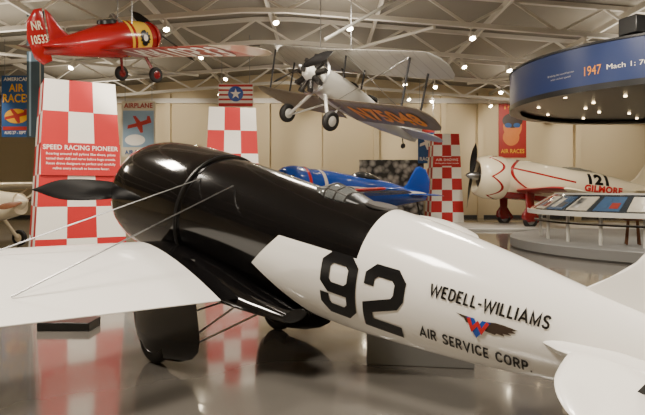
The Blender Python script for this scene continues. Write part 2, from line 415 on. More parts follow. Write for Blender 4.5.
mk('tail_wheel_fork',MB().beam((5.8,0,-.40),(5.95,0,zg+.1),.05,.04),m_satin,t)
# gear fairings
for sg in(-1,1):
    tg=-.74 if sg<0 else .92
    rg=[]; ex=0 if sg<0 else .22
    for z,a,bq,w in((-.36,.92,1.88,.12),(-.5,.90,1.88,.13),(-.75,.90,1.90,.14),(-.92,.92,1.93,.15),(-1.05,.94,1.95,.15),(-1.16,.98,1.93,.14),(-1.24,1.04,1.84,.125),(-1.31,1.12,1.66,.09),(-1.35,1.2,1.44,.05)):
        e2=ex*(1 if z>-1.0 else max(0,(1.4+z)/.4))
        s0=a/.984-.18*z; s1=(bq+e2)/.984-.18*z; L=s1-s0; pts=[]
        for j in range(36):
            an=2*math.pi*j/36; u=.5-.5*math.cos(an)
            prof=5.2*(.2969*math.sqrt(u)-.126*u-.3516*u*u+.2843*u**3-.1036*u**4)*(1 if math.sin(an)>=0 else -1)
            pts.append((s0+L*u,tg+w*prof,z+.17*(L*(u-.5))))
        rg.append(pts)
    g=mk('wheel_fairing',MB().loft(rg),m_black,R,M)
    sc=1.28/.984+.18*1.2; zc=(-1.66+.177*sc)/.984+.235
    wheel_parts(g,(sc,tg,zc),.235,.12,None,m_steel)
    for p0,p1 in (((2.0,tg-sg*.06,-1.0),(2.35,sg*.25,-.5)),((1.55,tg-sg*.05,-1.0),(2.35,sg*.1,-.5)),((2.05,tg-sg*.06,-1.05),(2.6,sg*.0,-.52))):
        mk('gear_bracing_wire',MB().cyl(p0,p1,.010,n=6),m_steel,R,M)
# canopy
CV=((2.70,.0,.08),(2.78,.04,.14),(2.88,.08,.165),(2.99,.075,.165),(3.10,.05,.155),(3.20,.02,.14),(3.27,.0,.12))
rg=[]
for s,h,w in CV:
    zt=cr(FT,s)[0]-.03; rg.append([(s,w*math.cos(a),zt+(h+.03)*math.sin(a)) for a in [math.pi*j/14 for j in range(15)]])
mk('canopy',MB().loft(rg[:5],0,False,False),m_glass,R,M)
mk('canopy_hood',MB().loft(rg[4:],0,False,False),m_satin,R,M)
mb=MB()
for i in(0,2,3,4):
    P=[Vector(p) for p in rg[i]]
    for a,bb in zip(P[:-1],P[1:]): mb.cyl(a,bb,.008,n=6)
for j in(3,7,11):
    P=[Vector(r[j]) for r in rg[:5]]
    for a,bb in zip(P[:-1],P[1:]): mb.cyl(a,bb,.007,n=6)
mk('canopy_frame',mb,m_dsteel,R,M)
mb=MB(); mb.lathe([(0,.13),(.012,.15),(.03,.13)],(3.38,0,.455),(0.06,0,1),24)
mk('cockpit_hatch',mb,m_dsteel,R,M)
def onfus(cs,cz,off=.004): return lambda u,v: side(FT,cs+u,cz+v,off)
h=.41;w=.25;k=.05;t=.085
nine=strip([(k,h/2),(w-k,h/2),(w,h/2-k),(w,.02),(w-k,-.03),(k,-.03),(0,.02),(0,h/2-k)],t,True)+strip([(w,.05),(w,-h/2+k),(w-k,-h/2),(k,-h/2),(0,-h/2+k),(0,-h/2+.12)],t)
two=strip([(0,h/2-.12),(0,h/2-k),(k,h/2),(w-k,h/2),(w,h/2-k),(w,.05),(w-.03,.0),(0.0,-h/2+.12),(0,-h/2),(w+.03,-h/2)],t)
for nm,pl,cs in(('race_number',nine,3.27),('race_number',two,3.67)):
    bmobj(nm,polybm(pl,.03),onfus(cs-.0,-.13,.007),m_ink,R,M,'black block digit')
bmobj('lettering',paint('WEDELL-WILLIAMS',.77,.077),onfus(4.53,.055,.010),m_ink,R,M,'black company name lettering')
bmobj('lettering',paint('AIR SERVICE CORP.',.75,.077),onfus(4.47,-.262,.010),m_ink,R,M,'black company name lettering')
S=.85
def sc_(P): return [(p[0]*S,p[1]*S*.95) for p in P]
feath=[(-.03,-.01),(.02,.04),(.09,.055),(.16,.055),(.26,.045),(.215,.03),(.25,.018),(.19,.006),(.22,-.008),(.155,-.012),(.17,-.03),(.11,-.026),(.1,-.04),(.03,-.035)]
bmobj('emblem_wing',polybm([sc_(feath)],.02),onfus(4.53,-.08,.008),m_feather,R,M,'dark feathered wing of the emblem')
bmobj('emblem_tail',polybm([sc_([(-.17,.055),(-.06,.05),(-.03,.0),(-.08,.0),(-.10,.03)])],.02),onfus(4.49,-.088,.008),m_feather,R,M,'dark pointed feather of the emblem')
bmobj('emblem_shield',polybm([sc_([(-.095,.055),(-.03,.055),(0,.0),(.03,.055),(.095,.055),(.05,-.03),(0,-.1),(-.05,-.03)])],.02),onfus(4.50,-.09,.011),m_blue,R,M,'blue shield of the emblem')
bmobj('emblem_letter',polybm([sc_(q) for q in strip([(-.075,.05),(-.037,-.035),(.0,.025),(.037,-.035),(.075,.05)],.026)],.02),onfus(4.50,-.09,.015),m_flatred,R,M,'red letter W emblem')

# ---- red hanging airplane
ax,ay=-.58,-.81
R2=root('hanging_airplane','red airplane with white wing lettering hung from the roof','airplane',(-4.5,15.2,5.85),math.atan2(ay,ax))
M2=planexf(0,17.5,-8.5)
T2=[(.15,.30,-.32,.3),(.5,.40,-.42,.40),(.9,.46,-.46,.42),(1.4,.48,-.44,.4),(2.0,.36,-.36,.32),(2.7,.22,-.24,.18),(3.3,.12,-.14,.05)]
def nosemask(nb,x,y,z):
    a=nb.m('LESS_THAN',nb.m('ABSOLUTE',nb.m('SUBTRACT',x,.72)),.24)
    b2=nb.m('LESS_THAN',nb.m('ABSOLUTE',nb.m('SUBTRACT',x,1.08)),.04)
    return nb.m('MAXIMUM',a,b2)
m_rf=maskmat('red_yellow_panel',RED,rgb(232,190,60),nosemask,.25,.4)
mk('fuselage',MB().loft(fus(T2,28,26)),m_rf,R2,M2)
mk('engine_cowling',MB().lathe([(-.15,.03),(0,.12),(.1,.3),(.18,.36),(.26,.38)],(0,0,0),(1,0,0),28),m_red,R2,M2)
mir=lambda p:(p[0],-p[1],p[2])
bmobj('fuselage_emblem',polybm([[(.17*(1 if j%2 else .75)*math.cos(2*math.pi*j/24),.2*(1 if j%2 else .75)*math.sin(2*math.pi*j/24)) for j in range(24)]],.05),lambda u,v:mir(side(T2,.72+u,v,.012)),m_ink,R2,M2)
bmobj('fuselage_emblem',polybm([[(.07*math.cos(a),.08*math.sin(a)) for a in [2*math.pi*j/16 for j in range(16)]]],.05),lambda u,v:mir(side(T2,.72+u,v,.018)),m_flatwhite,R2,M2)
ph=mk('propeller_hub',MB().lathe([(-.28,.02),(-.2,.08),(-.1,.09)],(0,0,0),(1,0,0),16),m_steel,R2,M2)
for a in(60,240): mk('propeller_blade',blade(1.35,math.radians(a),w=.17,x=-.16),m_satin,ph)
A2=(lambda t:.75+.02*t,lambda t:2.05-.05*t,lambda t:-.48+.02*t,lambda t:-.15+.02*t)
m_sw=maskmat('red_wing_cream_tip',RED,CREAM,lambda nb,x,y,z: nb.m('GREATER_THAN',nb.m('ABSOLUTE',y),nb.m('ADD',4.05,nb.m('MULTIPLY',nb.m('SUBTRACT',x,1.3),-.5))),.3,.3)
for sg in(-1,1):
    st=tipped(.2,4.9,sg,*A2,.08,.07,12,.5)
    mk('wing',wingmb(st,n=8),m_sw,R2,M2)
    st=tipped(.0,1.0,sg,lambda t:2.7+.1*t,lambda t:3.3,lambda t:.0,lambda t:.04,.08,.08,8,.4)
    mk('stabilizer',wingmb(st,n=6),m_red,R2,M2)
    g=mk('gear_leg',MB().cyl((.9,sg*.45,-.35),(.8,sg*.65,-.88),.04,n=10),m_dkred,R2,M2)
    wheel_parts(g,(.8,sg*.70,-.92),.2,.12,None,m_dkred)
    mk('suspension_cable',MB().cyl((1.0,sg*.3,.0),(1.0,sg*.3,2.3),.01,n=6),m_steel,R2)
def uw(u,v):
    y=2.35+u; x=1.42-v
    return (x,y,under(x,y,*A2,.08,.015))
bmobj('lettering',textmesh('NR10533',3.0,.85,.02,0,.2),uw,m_flatwhite,R2,M2,'white registration lettering')
mk('tail_fin',vfin([(2.5,.15),(2.75,.4),(2.95,.75),(3.05,.85),(3.1,-.1),(2.6,.05)],th=.06),m_red,R2,M2)
rr=mk('rudder',vfin([(3.11,.86),(3.3,.84),(3.52,.6),(3.6,.25),(3.52,-.2),(3.35,-.36),(3.11,-.3)],th=.05),m_red,R2,M2)
for s,z in(('NR',.5),('10533',.2)):
    bmobj('lettering',textmesh(s,.38 if len(s)>2 else .26,.19,.02),(lambda zz:lambda u,v:(3.33-u,.04,zz+v))(z),m_cream,rr,None,'cream registration lettering')
mk('cockpit_coaming',MB().lathe([(0,.24),(.08,.22),(.1,.16)],(1.5,0,.42),(0,0,1),18),m_satin,R2,M2)
mk('windshield',MB().loft([[(1.15,.2*math.cos(a),.42+.02*math.sin(a)) for a in [math.pi*j/8 for j in range(9)]],[(1.3,.2*math.cos(a),.42+.24*math.sin(a)) for a in [math.pi*j/8 for j in range(9)]]],0,False,False),m_glass,R2,M2)

# ---- hanging biplane
ax,ay=.68,.73
R3=root('hanging_biplane','silver radial-engine biplane with orange lettering hung from the roof','airplane',(-.5,15.6,5.02),math.atan2(ay,ax))
M3=planexf(0,17,13)
T3=[(.55,.36,-.36,.36),(1.2,.42,-.45,.4),(2.0,.42,-.46,.4),(3.0,.36,-.4,.34),(4.2,.26,-.25,.22),(5.4,.15,-.08,.08)]
mk('fuselage',MB().loft(fus(T3,24,24,.85)),m_silver,R3,M3)
en=mk('radial_engine',MB().lathe([(0,.08),(.05,.16),(.2,.22),(.45,.24),(.56,.3)],(0,0,0),(1,0,0),24),m_silver,R3,M3)
for k in range(9):
    a=2*math.pi*k/9+.1; d=Vector((0,math.cos(a),math.sin(a))); mb=MB()
    for j in range(7): mb.cyl(Vector((.28,0,0))+d*(.2+j*.045),Vector((.28,0,0))+d*(.222+j*.045),.085,n=12)
    mb.cyl(Vector((.28,0,0))+d*.2,Vector((.28,0,0))+d*.52,.06,n=10); mb.box(Vector((.28,0,0))+d*.53,(.14,.1,.1))
    mk('engine_cylinder',mb,m_dsteel,en)
mk('exhaust_ring',MB().lathe([(.42,.50),(.38,.54),(.42,.58),(.46,.54),(.42,.50)],(0,0,0),(1,0,0),32,0,False),m_steel,en)
hb=mk('propeller_hub',MB().lathe([(-.25,.03),(-.2,.07),(0,.08)],(0,0,0),(1,0,0),16),m_steel,R3,M3)
for a in(62,242): mk('propeller_blade',blade(1.15,math.radians(a),w=.17,x=-.12),m_satin,hb)
rib=lambda nb,x,y,z: nb.m('MULTIPLY',nb.m('GREATER_THAN',nb.m('SINE',nb.m('MULTIPLY',y,16)),.93),.5)
m_wu=maskmat('ribbed_silver_wing',rgb(180,178,170),rgb(140,138,132),rib,.4,.1)
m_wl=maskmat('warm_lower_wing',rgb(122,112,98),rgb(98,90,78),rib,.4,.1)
A3=(lambda t:1.0,lambda t:2.45,lambda t:-.42+.03*t,lambda t:-.50+.03*t)
for sg in(-1,1):
    mk('upper_wing',wingmb(tipped(.0,3.75,sg,lambda t:.55,lambda t:2.0,lambda t:.90+.02*t,lambda t:.82+.02*t,.1,.08,10,.45),n=8),m_wu,R3,M3)
    mk('lower_wing',wingmb(tipped(.2,3.6,sg,*A3,.08,.07,10,.45),n=8),m_wl,R3,M3)
    for s0,s1 in((.8,1.2),(1.7,2.05)):
        mk('wing_strut',MB().cyl((s1,sg*2.8,-.38),(s0,sg*2.8,.92),.03,n=8),m_dkgrey,R3,M3)
        mk('cabane_strut',MB().cyl((s1,sg*.3,.35),(s0,sg*.5,.88),.03,n=8),m_dkgrey,R3,M3)
    mk('bracing_wire',MB().cyl((.8,sg*2.8,.92),(1.2,sg*.35,-.4),.008,n=5),m_steel,R3,M3); mk('bracing_wire',MB().cyl((1.2,sg*2.8,-.38),(.8,sg*.5,.88),.008,n=5),m_steel,R3,M3)
    mb=MB(); mb.cyl((.8,sg*.3,-.4),(.75,sg*.85,-1.15),.055,.045,n=10); mb.cyl((1.5,sg*.3,-.42),(.78,sg*.85,-1.15),.03,n=8)
    g=mk('gear_leg',mb,m_silver,R3,M3); wheel_parts(g,(.75,sg*.95,-1.12),.28,.18,None,m_silver)
    mk('stabilizer',wingmb(tipped(.0,1.5,sg,lambda t:4.5+.15*t,lambda t:5.5,lambda t:.1,lambda t:.08,.07,.07,8,.5),n=6),m_silver,R3,M3)
    mk('suspension_cable',MB().cyl((1.3,sg*.6,.7),(1.3,sg*.6,2.7),.012,n=6),m_steel,R3)
mk('suspension_strut',MB().cyl((.6,-.2,.9),(3.6,-1.75,3.0),.05,n=10),m_silver,R3)
def uw3(u,v):
    t=1.95+u; x=1.74-v
    return (x,-t,under(x,t,*A3,.08,.02))
bmobj('lettering',textmesh('N75048',2.4,.88,.04,0,.2),uw3,m_orange,R3,M3,'orange registration lettering')
mk('tail_fin',vfin([(4.4,.15),(4.8,.45),(5.1,.85),(5.4,.95),(5.8,.8),(5.9,.4),(5.75,.0),(5.4,-.1),(5.3,.1)],th=.06),m_silver,R3,M3)
mk('tail_wheel',MB().lathe([(-.03,.04),(-.04,.08),(0,.1),(.04,.08),(.03,.04)],(5.2,0,-.35),(0,1,0),16).cyl((5.0,0,-.1),(5.2,0,-.33),.02,n=8),m_rubber,R3,M3)
for s in(1.9,2.9): mk('cockpit_coaming',MB().lathe([(0,.25),(.08,.22),(.1,.16)],(s,0,.36),(0,0,1),18),m_satin,R3,M3)

# ---- generic ground racer
T0=[(.88,.60,-.60,.60)]+FT[1:]
def racer(name,label,loc,aft,hz,pitch,sc,T,mf,mw,mcowl,mtail,pants,prop_ang,lowz=-.35,span=4.0,gl=1.0,pr=1.2,can=1.0,pw=1.0,mcan=None):
    Rt=root(name,label,'airplane',loc,math.atan2(aft[1],aft[0])); Mx=Matrix.Translation((0,0,hz))@Matrix.Rotation(math.radians(pitch),4,'Y')@Matrix.Scale(sc,4)
    mk('fuselage',MB().loft(fus(T,40,34)),mf,Rt,Mx)
    r=T[0][1]
    mk('engine_cowling',MB().lathe([(.25,r*.6),(.08,r*.72),(.07,r*.82),(.14,r*.95),(.4,r*1.08),(.8,r*1.08),(.9,r*1.03)],(0,0,0),(1,0,0),32,0,False),mcowl,Rt,Mx); mk('radial_engine',MB().lathe([(.15,.1),(.2,.25),(.35,r*.9)],(0,0,0),(1,0,0),20),m_dsteel,Rt,Mx)
    hb=mk('propeller_hub',MB().lathe([(-.2,.03),(-.12,.09),(.1,.12),(.2,.12)],(0,0,0),(1,0,0),16),m_steel,Rt,Mx)
    for a in(prop_ang,prop_ang+180): mk('propeller_blade',blade(pr,math.radians(a),w=.15,x=-.04),m_satin,hb)
    for sg in(-1,1):
        mk('wing',wingmb(tipped(.0,span,sg,lambda t:1.15+.02*t,lambda t:2.5-.03*t,lambda t:lowz+.04*t,lambda t:lowz-.1+.05*t,.13,.09,12,.5),n=8),mw,Rt,Mx)
        mk('stabilizer',wingmb(tipped(.0,1.3,sg,lambda t:5.0+.1*t,lambda t:5.9,lambda t:0,lambda t:0,.08,.08,8,.4),n=6),mtail,Rt,Mx)
        rg=[]
        for z,a,bq,w in((-.3,1.2,1.5,.05),(-.85,1.2,1.45,.05),(-1.02,1.08,1.55,.09),(-1.15,1.05,1.66,.10),(-1.33,1.2,1.45,.05)):
            z*=gl; bq=a+(bq-a)*pw
            s0=a-.14*z; s1=bq-.14*z; L=s1-s0
            rg.append([(s0+L*(1-math.cos(an))/2,.85*sg+w*math.sin(an)*(1.15-.3*(1-math.cos(an))),z) for an in [2*math.pi*j/20 for j in range(20)]])
        g=mk('wheel_fairing',MB().loft(rg),pants,Rt,Mx)
        wheel_parts(g,(1.48,.85*sg,-1.21*gl),.21,.13,None,m_steel)
    mk('tail_fin',vfin([(4.95,.2),(5.2,.38),(5.42,.72),(5.6,.98),(5.78,1.03),(6.1,.95),(6.35,.6),(6.33,.15),(6.16,-.16),(5.5,0)],th=.07),mtail,Rt,Mx)
    rg=[]
    for s,h,w in((2.72,.0,.12),(2.86,.08,.2),(3.05,.14,.23),(3.3,.14,.235),(3.6,.09,.2),(4.0,.0,.1)):
        zt=cr(T,s)[0]-.05; rg.append([(s,w*math.cos(a),zt+(h*can+.05)*math.sin(a)) for a in [math.pi*j/10 for j in range(11)]])
    mk('canopy',MB().loft(rg,0,False,False),mcan or m_glass,Rt,Mx)
    zt=-hz/sc+.10*5.95+.1
    mk('tail_wheel',MB().lathe([(-.03,.04),(-.04,.07),(0,.085),(.04,.07),(.03,.04)],(5.95,0,zt),(0,1,0),14).cyl((5.7,0,-.15),(5.95,0,zt+.05),.03,n=8),m_rubber,Rt,Mx)
    return Rt,Mx
def gm(nb,x,y,z):
    ctr=nb.m('SUBTRACT',.24,nb.m('MULTIPLY',nb.m('SUBTRACT',x,1.5),.12))
    a=nb.m('MULTIPLY',nb.m('LESS_THAN',nb.m('ABSOLUTE',nb.m('SUBTRACT',z,ctr)),.028),nb.m('LESS_THAN',x,3.0))
    b2=nb.m('GREATER_THAN',x,1.0)
    par=nb.m('ADD',.95,nb.m('MULTIPLY',nb.m('POWER',nb.m('ABSOLUTE',nb.m('SUBTRACT',z,.2)),2),2.5))
    c2=nb.m('LESS_THAN',nb.m('ABSOLUTE',nb.m('SUBTRACT',x,par)),.05)
    e=nb.m('LESS_THAN',z,-.40)
    return nb.m('MAXIMUM',nb.m('MAXIMUM',c2,e),nb.m('MULTIPLY',a,b2))
m_gf=maskmat('cream_red_stripe',CREAM,RED,gm,.25,.4)
m_gw=maskmat('cream_wing_red_tip',CREAM,RED,lambda nb,x,y,z:nb.m('LESS_THAN',x,nb.m('ADD',1.45,nb.m('MULTIPLY',nb.m('ABSOLUTE',nb.m('SINE',nb.m('MULTIPLY',y,5))),.25))),.3,.3)
m_gc=maskmat('cream_cowl_red_scallop',CREAM,RED,lambda nb,x,y,z:nb.m('LESS_THAN',nb.m('ABSOLUTE',nb.m('SUBTRACT',x,nb.m('ADD',.35,nb.m('MULTIPLY',nb.m('ABSOLUTE',nb.m('SINE',nb.m('MULTIPLY',nb.m('ARCTAN2',z,y),3))),.35)))),.04),.25,.4)
R4,M4=racer('racing_airplane','cream air racer with red striping and number 121',(6.7,25,.1),(.99,.12),2.2,5,1.5,T0,m_gf,m_gw,m_gc,m_cream,m_dkred,8,span=2.6,gl=.98,pr=.98,can=.45)
def on4(cs,cz): return lambda u,v: side(T0,cs+u,cz+v,.014)
bmobj('lettering',textmesh('121',.68,.31,.05,0,.06),on4(3.75,.20),m_ink,R4,M4,'black race number')
bmobj('lettering',textmesh('GILMORE',1.3,.2,.05,0,.06),on4(3.92,-.07),m_flatred,R4,M4,'red sponsor lettering')
pm=MB(); pm.box((11.2,24.9,.05),(11,4.4,.1)); tag(mk('display_platform',pm,m_lgrey,bevel=.02),'low light grey platform beneath the cream racer','platform')
def bm_(nb,x,y,z):
    s1=nb.m('LESS_THAN',nb.m('ABSOLUTE',nb.m('ADD',z,-.08)),.05)
    s2=nb.m('LESS_THAN',nb.m('ABSOLUTE',nb.m('SUBTRACT',x,1.3)),.06)
    return nb.m('MAXIMUM',s2,nb.m('MULTIPLY',s1,nb.m('GREATER_THAN',x,1.3)))
m_bf=maskmat('blue_cream_stripe',rgb(24,72,165),rgb(232,222,200),bm_,.2,.5)
m_bw=maskmat('blue_wing_red_edge',rgb(24,72,165),rgb(190,40,35),lambda nb,x,y,z:nb.m('LESS_THAN',x,1.32),.25,.4)
m_bc=maskmat('blue_cowl_red_ring',rgb(24,72,165),rgb(190,40,35),lambda nb,x,y,z:nb.m('LESS_THAN',nb.m('ABSOLUTE',nb.m('SUBTRACT',x,.7)),.05),.25,.4)
R5,M5=racer('racing_airplane','blue vintage racer with cream stripe near a photo mural',(-1.45,18.6,0),(.80,.60),1.78,3,1.15,T0,m_bf,m_bw,m_bc,m_blue,m_blue,70,lowz=-.12,span=3.3,gl=1.13,pr=.9,can=1.3,mcan=m_dglass)
# cream high wing airplane
R6=root('monoplane','cream high-wing cabin monoplane on its wheels beside a pylon','airplane',(-8.2,15.5,0),math.atan2(.25,-.97)); M6=planexf(1.35,6)
T6=[(.2,.25,-.35,.28),(.8,.36,-.45,.36),(1.5,.55,-.5,.42),(2.4,.5,-.48,.4),(3.4,.28,-.34,.3),(5.6,.1,-.1,.06)]
mk('fuselage',MB().loft(fus(T6,24,24,.8)),m_cream,R6,M6)
mk('wing',wingmb([(-4.8,1.5,2.4,.72,.68,.08),(-4.5,1.3,2.6,.71,.66,.11),(0,1.25,2.7,.6,.55,.12),(4.5,1.3,2.6,.71,.66,.11),(4.8,1.5,2.4,.72,.68,.08)]),m_cream,R6,M6)
mk('propeller_blade',blade(.95,math.radians(80),w=.14,x=.08),m_wood,R6,M6); mk('propeller_blade',blade(.95,math.radians(260),w=.14,x=.08),m_wood,R6,M6)
mk('propeller_hub',MB().lathe([(-.05,.03),(.05,.12),(.2,.22)],(0,0,0),(1,0,0),16),m_cream,R6,M6)
for sg in(-1,1):
    mk('wing_strut',MB().cyl((1.5,sg*.35,-.4),(1.6,sg*2.6,.6),.035,n=8),m_cream,R6,M6); mk('wing_strut',MB().cyl((2.2,sg*.35,-.4),(2.3,sg*2.6,.58),.03,n=8),m_cream,R6,M6)
    g=mk('gear_leg',MB().cyl((1.1,sg*.3,-.4),(1.15,sg*.8,-.98),.05,n=8),m_cream,R6,M6); wheel_parts(g,(1.15,sg*.88,-.99),.24,.14,None,m_cream)
    mk('stabilizer',wingmb(tipped(.0,1.3,sg,lambda t:4.7+.1*t,lambda t:5.6,lambda t:.05,lambda t:.05,.07,.07,8,.4),n=6),m_cream,R6,M6)
mk('tail_fin',vfin([(4.7,.1),(5.1,.5),(5.4,.85),(5.8,.8),(5.95,.4),(5.8,-.05),(5.3,.0)],th=.06),m_cream,R6,M6)
mk('tail_wheel',MB().cyl((5.2,0,-.05),(5.35,0,-.65),.03,n=8).lathe([(-.03,.05),(0,.09),(.03,.05)],(5.35,0,-.70),(0,1,0),12),m_rubber,R6,M6)
mk('cabin_window',MB().loft([[(1.2,-.44,.1),(1.3,-.44,.42),(2.2,-.43,.42),(2.3,-.43,.1)],[(1.2,-.41,.1),(1.3,-.41,.42),(2.2,-.4,.42),(2.3,-.4,.1)]]),m_glass,R6,M6)

# ================================================================ pylons
def pylon(x,y,rz,w0,w1,H,label,rows=6,cols=3,sign=None,par=0):
    Rp=root('race_pylon',label,'pylon',(x,y,0),rz,'checkered race pylons'); mb=MB()
    def P(sidei,u,v):
        w=w0+(w1-w0)*v; h=w/2; q=(-h+w*u,-h)
        a=sidei*math.pi/2; return (q[0]*math.cos(a)-q[1]*math.sin(a),q[0]*math.sin(a)+q[1]*math.cos(a),H*v)
    for sd in range(4):
        for r in range(rows):
            for cc in range(cols):
                mb.add([P(sd,cc/cols,r/rows),P(sd,(cc+1)/cols,r/rows),P(sd,(cc+1)/cols,(r+1)/rows),P(sd,cc/cols,(r+1)/rows)],[(0,1,2,3)],(r+cc+sd+par)%2)
    h=w1/2; mb.poly([(-h,-h,H),(h,-h,H),(h,h,H),(-h,h,H)],1)
    mk('pylon_body',mb,[m_flatred,m_flatwhite],Rp,smooth=False)
    if sign:
        z0,z1=sign[0],sign[1]; tilt=math.atan2((w0-w1)/2,H); zc=(z0+z1)/2; wv=w0+(w1-w0)*zc/H
        Ms=Matrix.Translation((0,-wv/2-.02,zc))@Matrix.Rotation(-tilt,4,'X')
        s=mk('sign_panel',MB().box((0,0,0),(wv*.98,.03,z1-z0)),m_flatred,Rp,Ms,smooth=False)
        for tx,tw,th,tz in sign[2]:
            bmobj('lettering',textmesh(tx,wv*tw,th,.015),(lambda tz:lambda u,v:(u,-.018,tz+v))(tz),m_flatwhite,s,None,'white sign lettering')
    return Rp
pylon(-5.45,12.4,math.radians(31),1.82,1.38,3.95,'checkered pylon with white SPEED RACING PIONEER lettering',
      sign=(1.96,2.64,[('SPEED RACING PIONEER',.93,.10,.24),('Roaring around tall pylons like these, pilots',.86,.065,.10),('tested their skill and nerve before huge crowds.',.86,.065,-.0),('Races drove designers to perfect and carefully',.86,.065,-.10),('refine every aircraft to become faster.',.7,.065,-.2)]))
pylon(-2.8,17.2,math.radians(12),1.75,1.36,4.1,'red and white checkered pylon behind the black racer',sign=(1.95,2.45,[('AIR RACING',.8,.12,.1),('Closed-course races thrilled crowds',.85,.07,-.1)]))
pylon(6.15,28.4,math.radians(0),1.65,1.25,4.45,'red and white checkered pylon near the cream racer',rows=8,par=1,sign=(2.85,3.3,[('AIR SHOWS',.8,.12,.08),('Daring pilots drew crowds',.85,.08,-.1)]))

# ================================================================ posters
def poster(name,label,x,y,z,w,h,bg,texts,shapes=(),rods=0,rz=0):
    Rp=root(name,label,'poster',(x,y,z),rz)
    p=mk('poster_panel',MB().box((0,0,0),(w,.03,h)),bg,Rp,smooth=False)
    for i,(kind,cx,cz,sx,sz,mm) in enumerate(shapes):
        mb=MB()
        if kind=='e': pts=[(cx*w+sx*w*math.cos(a),-.019-.001*i,cz*h+sz*h*math.sin(a)) for a in [2*math.pi*j/24 for j in range(24)]]
        elif kind=='r': pts=[(cx*w+a*sx*w,-.019-.001*i,cz*h+bq*sz*h) for a,bq in((-1,-1),(1,-1),(1,1),(-1,1))]
        elif kind=='p': pts=[(cx*w+a*sx*w,-.019-.001*i,cz*h+bq*sz*h) for a,bq in((-1,-.5),(-.95,-.1),(-.25,.15),(-.55,.95),(-.3,.95),(.1,.3),(.6,.55),(.65,.95),(.85,.95),(.95,.5),(1,.2),(.25,-.1),(.3,-.9),(.1,-.95),(-.2,-.25))]
        elif kind=='s':
            pts=[(cx*w+sx*w*(1 if j%2==0 else .4)*math.sin(j*math.pi/5),-.019-.001*i,cz*h+sz*h*(1 if j%2==0 else .4)*math.cos(j*math.pi/5)) for j in range(10)]
        mb.poly(pts); mk('poster_artwork',mb,mm,p,smooth=False,fix=False)
    for tx,cz,tw,th,mm in texts:
        bmobj('lettering',textmesh(tx,tw*w,th*h,.02),(lambda cz:lambda u,v:(u,-.034,cz*h+v))(cz),mm,p)
    if rods:
        for sx in(-.4,.4): mk('hanging_rod',MB().cyl((sx*w,0,h/2),(sx*w,0,rods-z),.012,n=6),m_steel,Rp)
    return Rp
m_pblue=mat('poster_blue',rgb(40,84,140),.5,vary=.1); m_ppale=mat('poster_pale',rgb(206,198,176),.5,vary=.06); m_pred=mat('poster_red',rgb(172,42,34),.5,vary=.1)
m_skin=mat('poster_orange',rgb(222,130,60),.5,vary=.1); m_psky=mat('poster_sky',rgb(140,166,188),.5,vary=.08)
m_bann=mat('banner_slate_blue',rgb(62,82,94),.6,vary=.25,scale=1.2)
poster('air_race_poster','blue air races poster with yellow lettering hung on rods',-12.2,22.35,5.0,1.2,2.45,m_pblue,[('AMERICAN',.44,.85,.06,m_flatwhite),('AIR',.3,.5,.13,m_yellow),('RACES',.13,.9,.14,m_yellow),('AUG 27 - SEPT 5',-.43,.8,.05,m_flatwhite)],[('r',0,-.36,.46,.03,m_pred),('e',0,-.16,.4,.12,m_yellow),('p',0,-.16,.4,.12,m_pred)],rods=roofz(-12.3)-.2)
poster('tall_banner','tall narrow slate blue fabric banner hanging from the roof',-10.15,19.8,5.77,.6,4.5,m_bann,[],[('r',-.3,0,.06,.49,m_psky),('r',.3,0,.04,.49,m_lgrey)],rods=roofz(-10.15))
poster('airplane_poster','pale poster with a red airplane and red lettering',-7.95,24.2,4.3,1.45,2.4,m_ppale,[('AIRPLANE',.42,.85,.09,m_pred),('AIR SHOW',-.42,.8,.08,m_pblue)],[('r',0,.0,.46,.33,m_psky),('p',.03,.08,.36,.16,m_pred),('e',-.1,-.2,.3,.1,m_flatwhite)],rods=roofz(-8)-.2)
poster('star_banner','red and white striped banner with a round blue star emblem',-3.75,24.2,5.75,1.5,1.0,m_flatwhite,[],[('r',0,.42,.49,.05,m_flatred),('r',0,.22,.49,.04,m_flatred),('r',0,.02,.49,.04,m_flatred),('r',0,-.18,.49,.04,m_flatred),('r',0,-.41,.49,.07,m_flatred),('e',0,.06,.22,.33,m_blue),('s',0,.06,.16,.24,m_flatwhite)],rods=roofz(-3.75)-.2)
poster('portrait_poster','red poster with an orange leather-capped pilot head',11.35,33.47,5.2,1.65,3.2,m_pred,[('1938',.43,.6,.06,m_yellow),('AIR RACES',-.38,.85,.08,m_yellow)],[('e',-.05,-.12,.3,.16,m_skin),('e',0,.08,.34,.22,m_skin),('e',0,.19,.37,.14,m_feather),('e',-.16,.1,.13,.045,m_pblue),('e',.16,.1,.13,.045,m_pblue)])
poster('blue_poster','blue poster with a white airplane and red edge',5.6,30.2,4.1,.9,2.0,m_pblue,[('RACES',-.38,.8,.1,m_flatwhite)],[('r',0,.4,.48,.07,m_pred),('p',0,.05,.4,.2,m_flatwhite)],rods=roofz(5.6)-.2)
m_mur,nt,b=newmat('photo_mural'); tc=nt.nodes.new('ShaderNodeTexCoord'); vo=nt.nodes.new('ShaderNodeTexVoronoi'); vo.inputs['Scale'].default_value=3.2
nz=nt.nodes.new('ShaderNodeTexNoise'); nz.inputs['Scale'].default_value=1.6; nz.inputs['Detail'].default_value=5
ad=nt.nodes.new('ShaderNodeMath'); ad.operation='MULTIPLY_ADD'; ad.inputs[1].default_value=.7
rp=nt.nodes.new('ShaderNodeValToRGB'); rp.color_ramp.elements[0].position=.55; rp.color_ramp.elements[0].color=(.6,.58,.54,1); rp.color_ramp.elements[1].position=1.0; rp.color_ramp.elements[1].color=(.03,.03,.03,1)
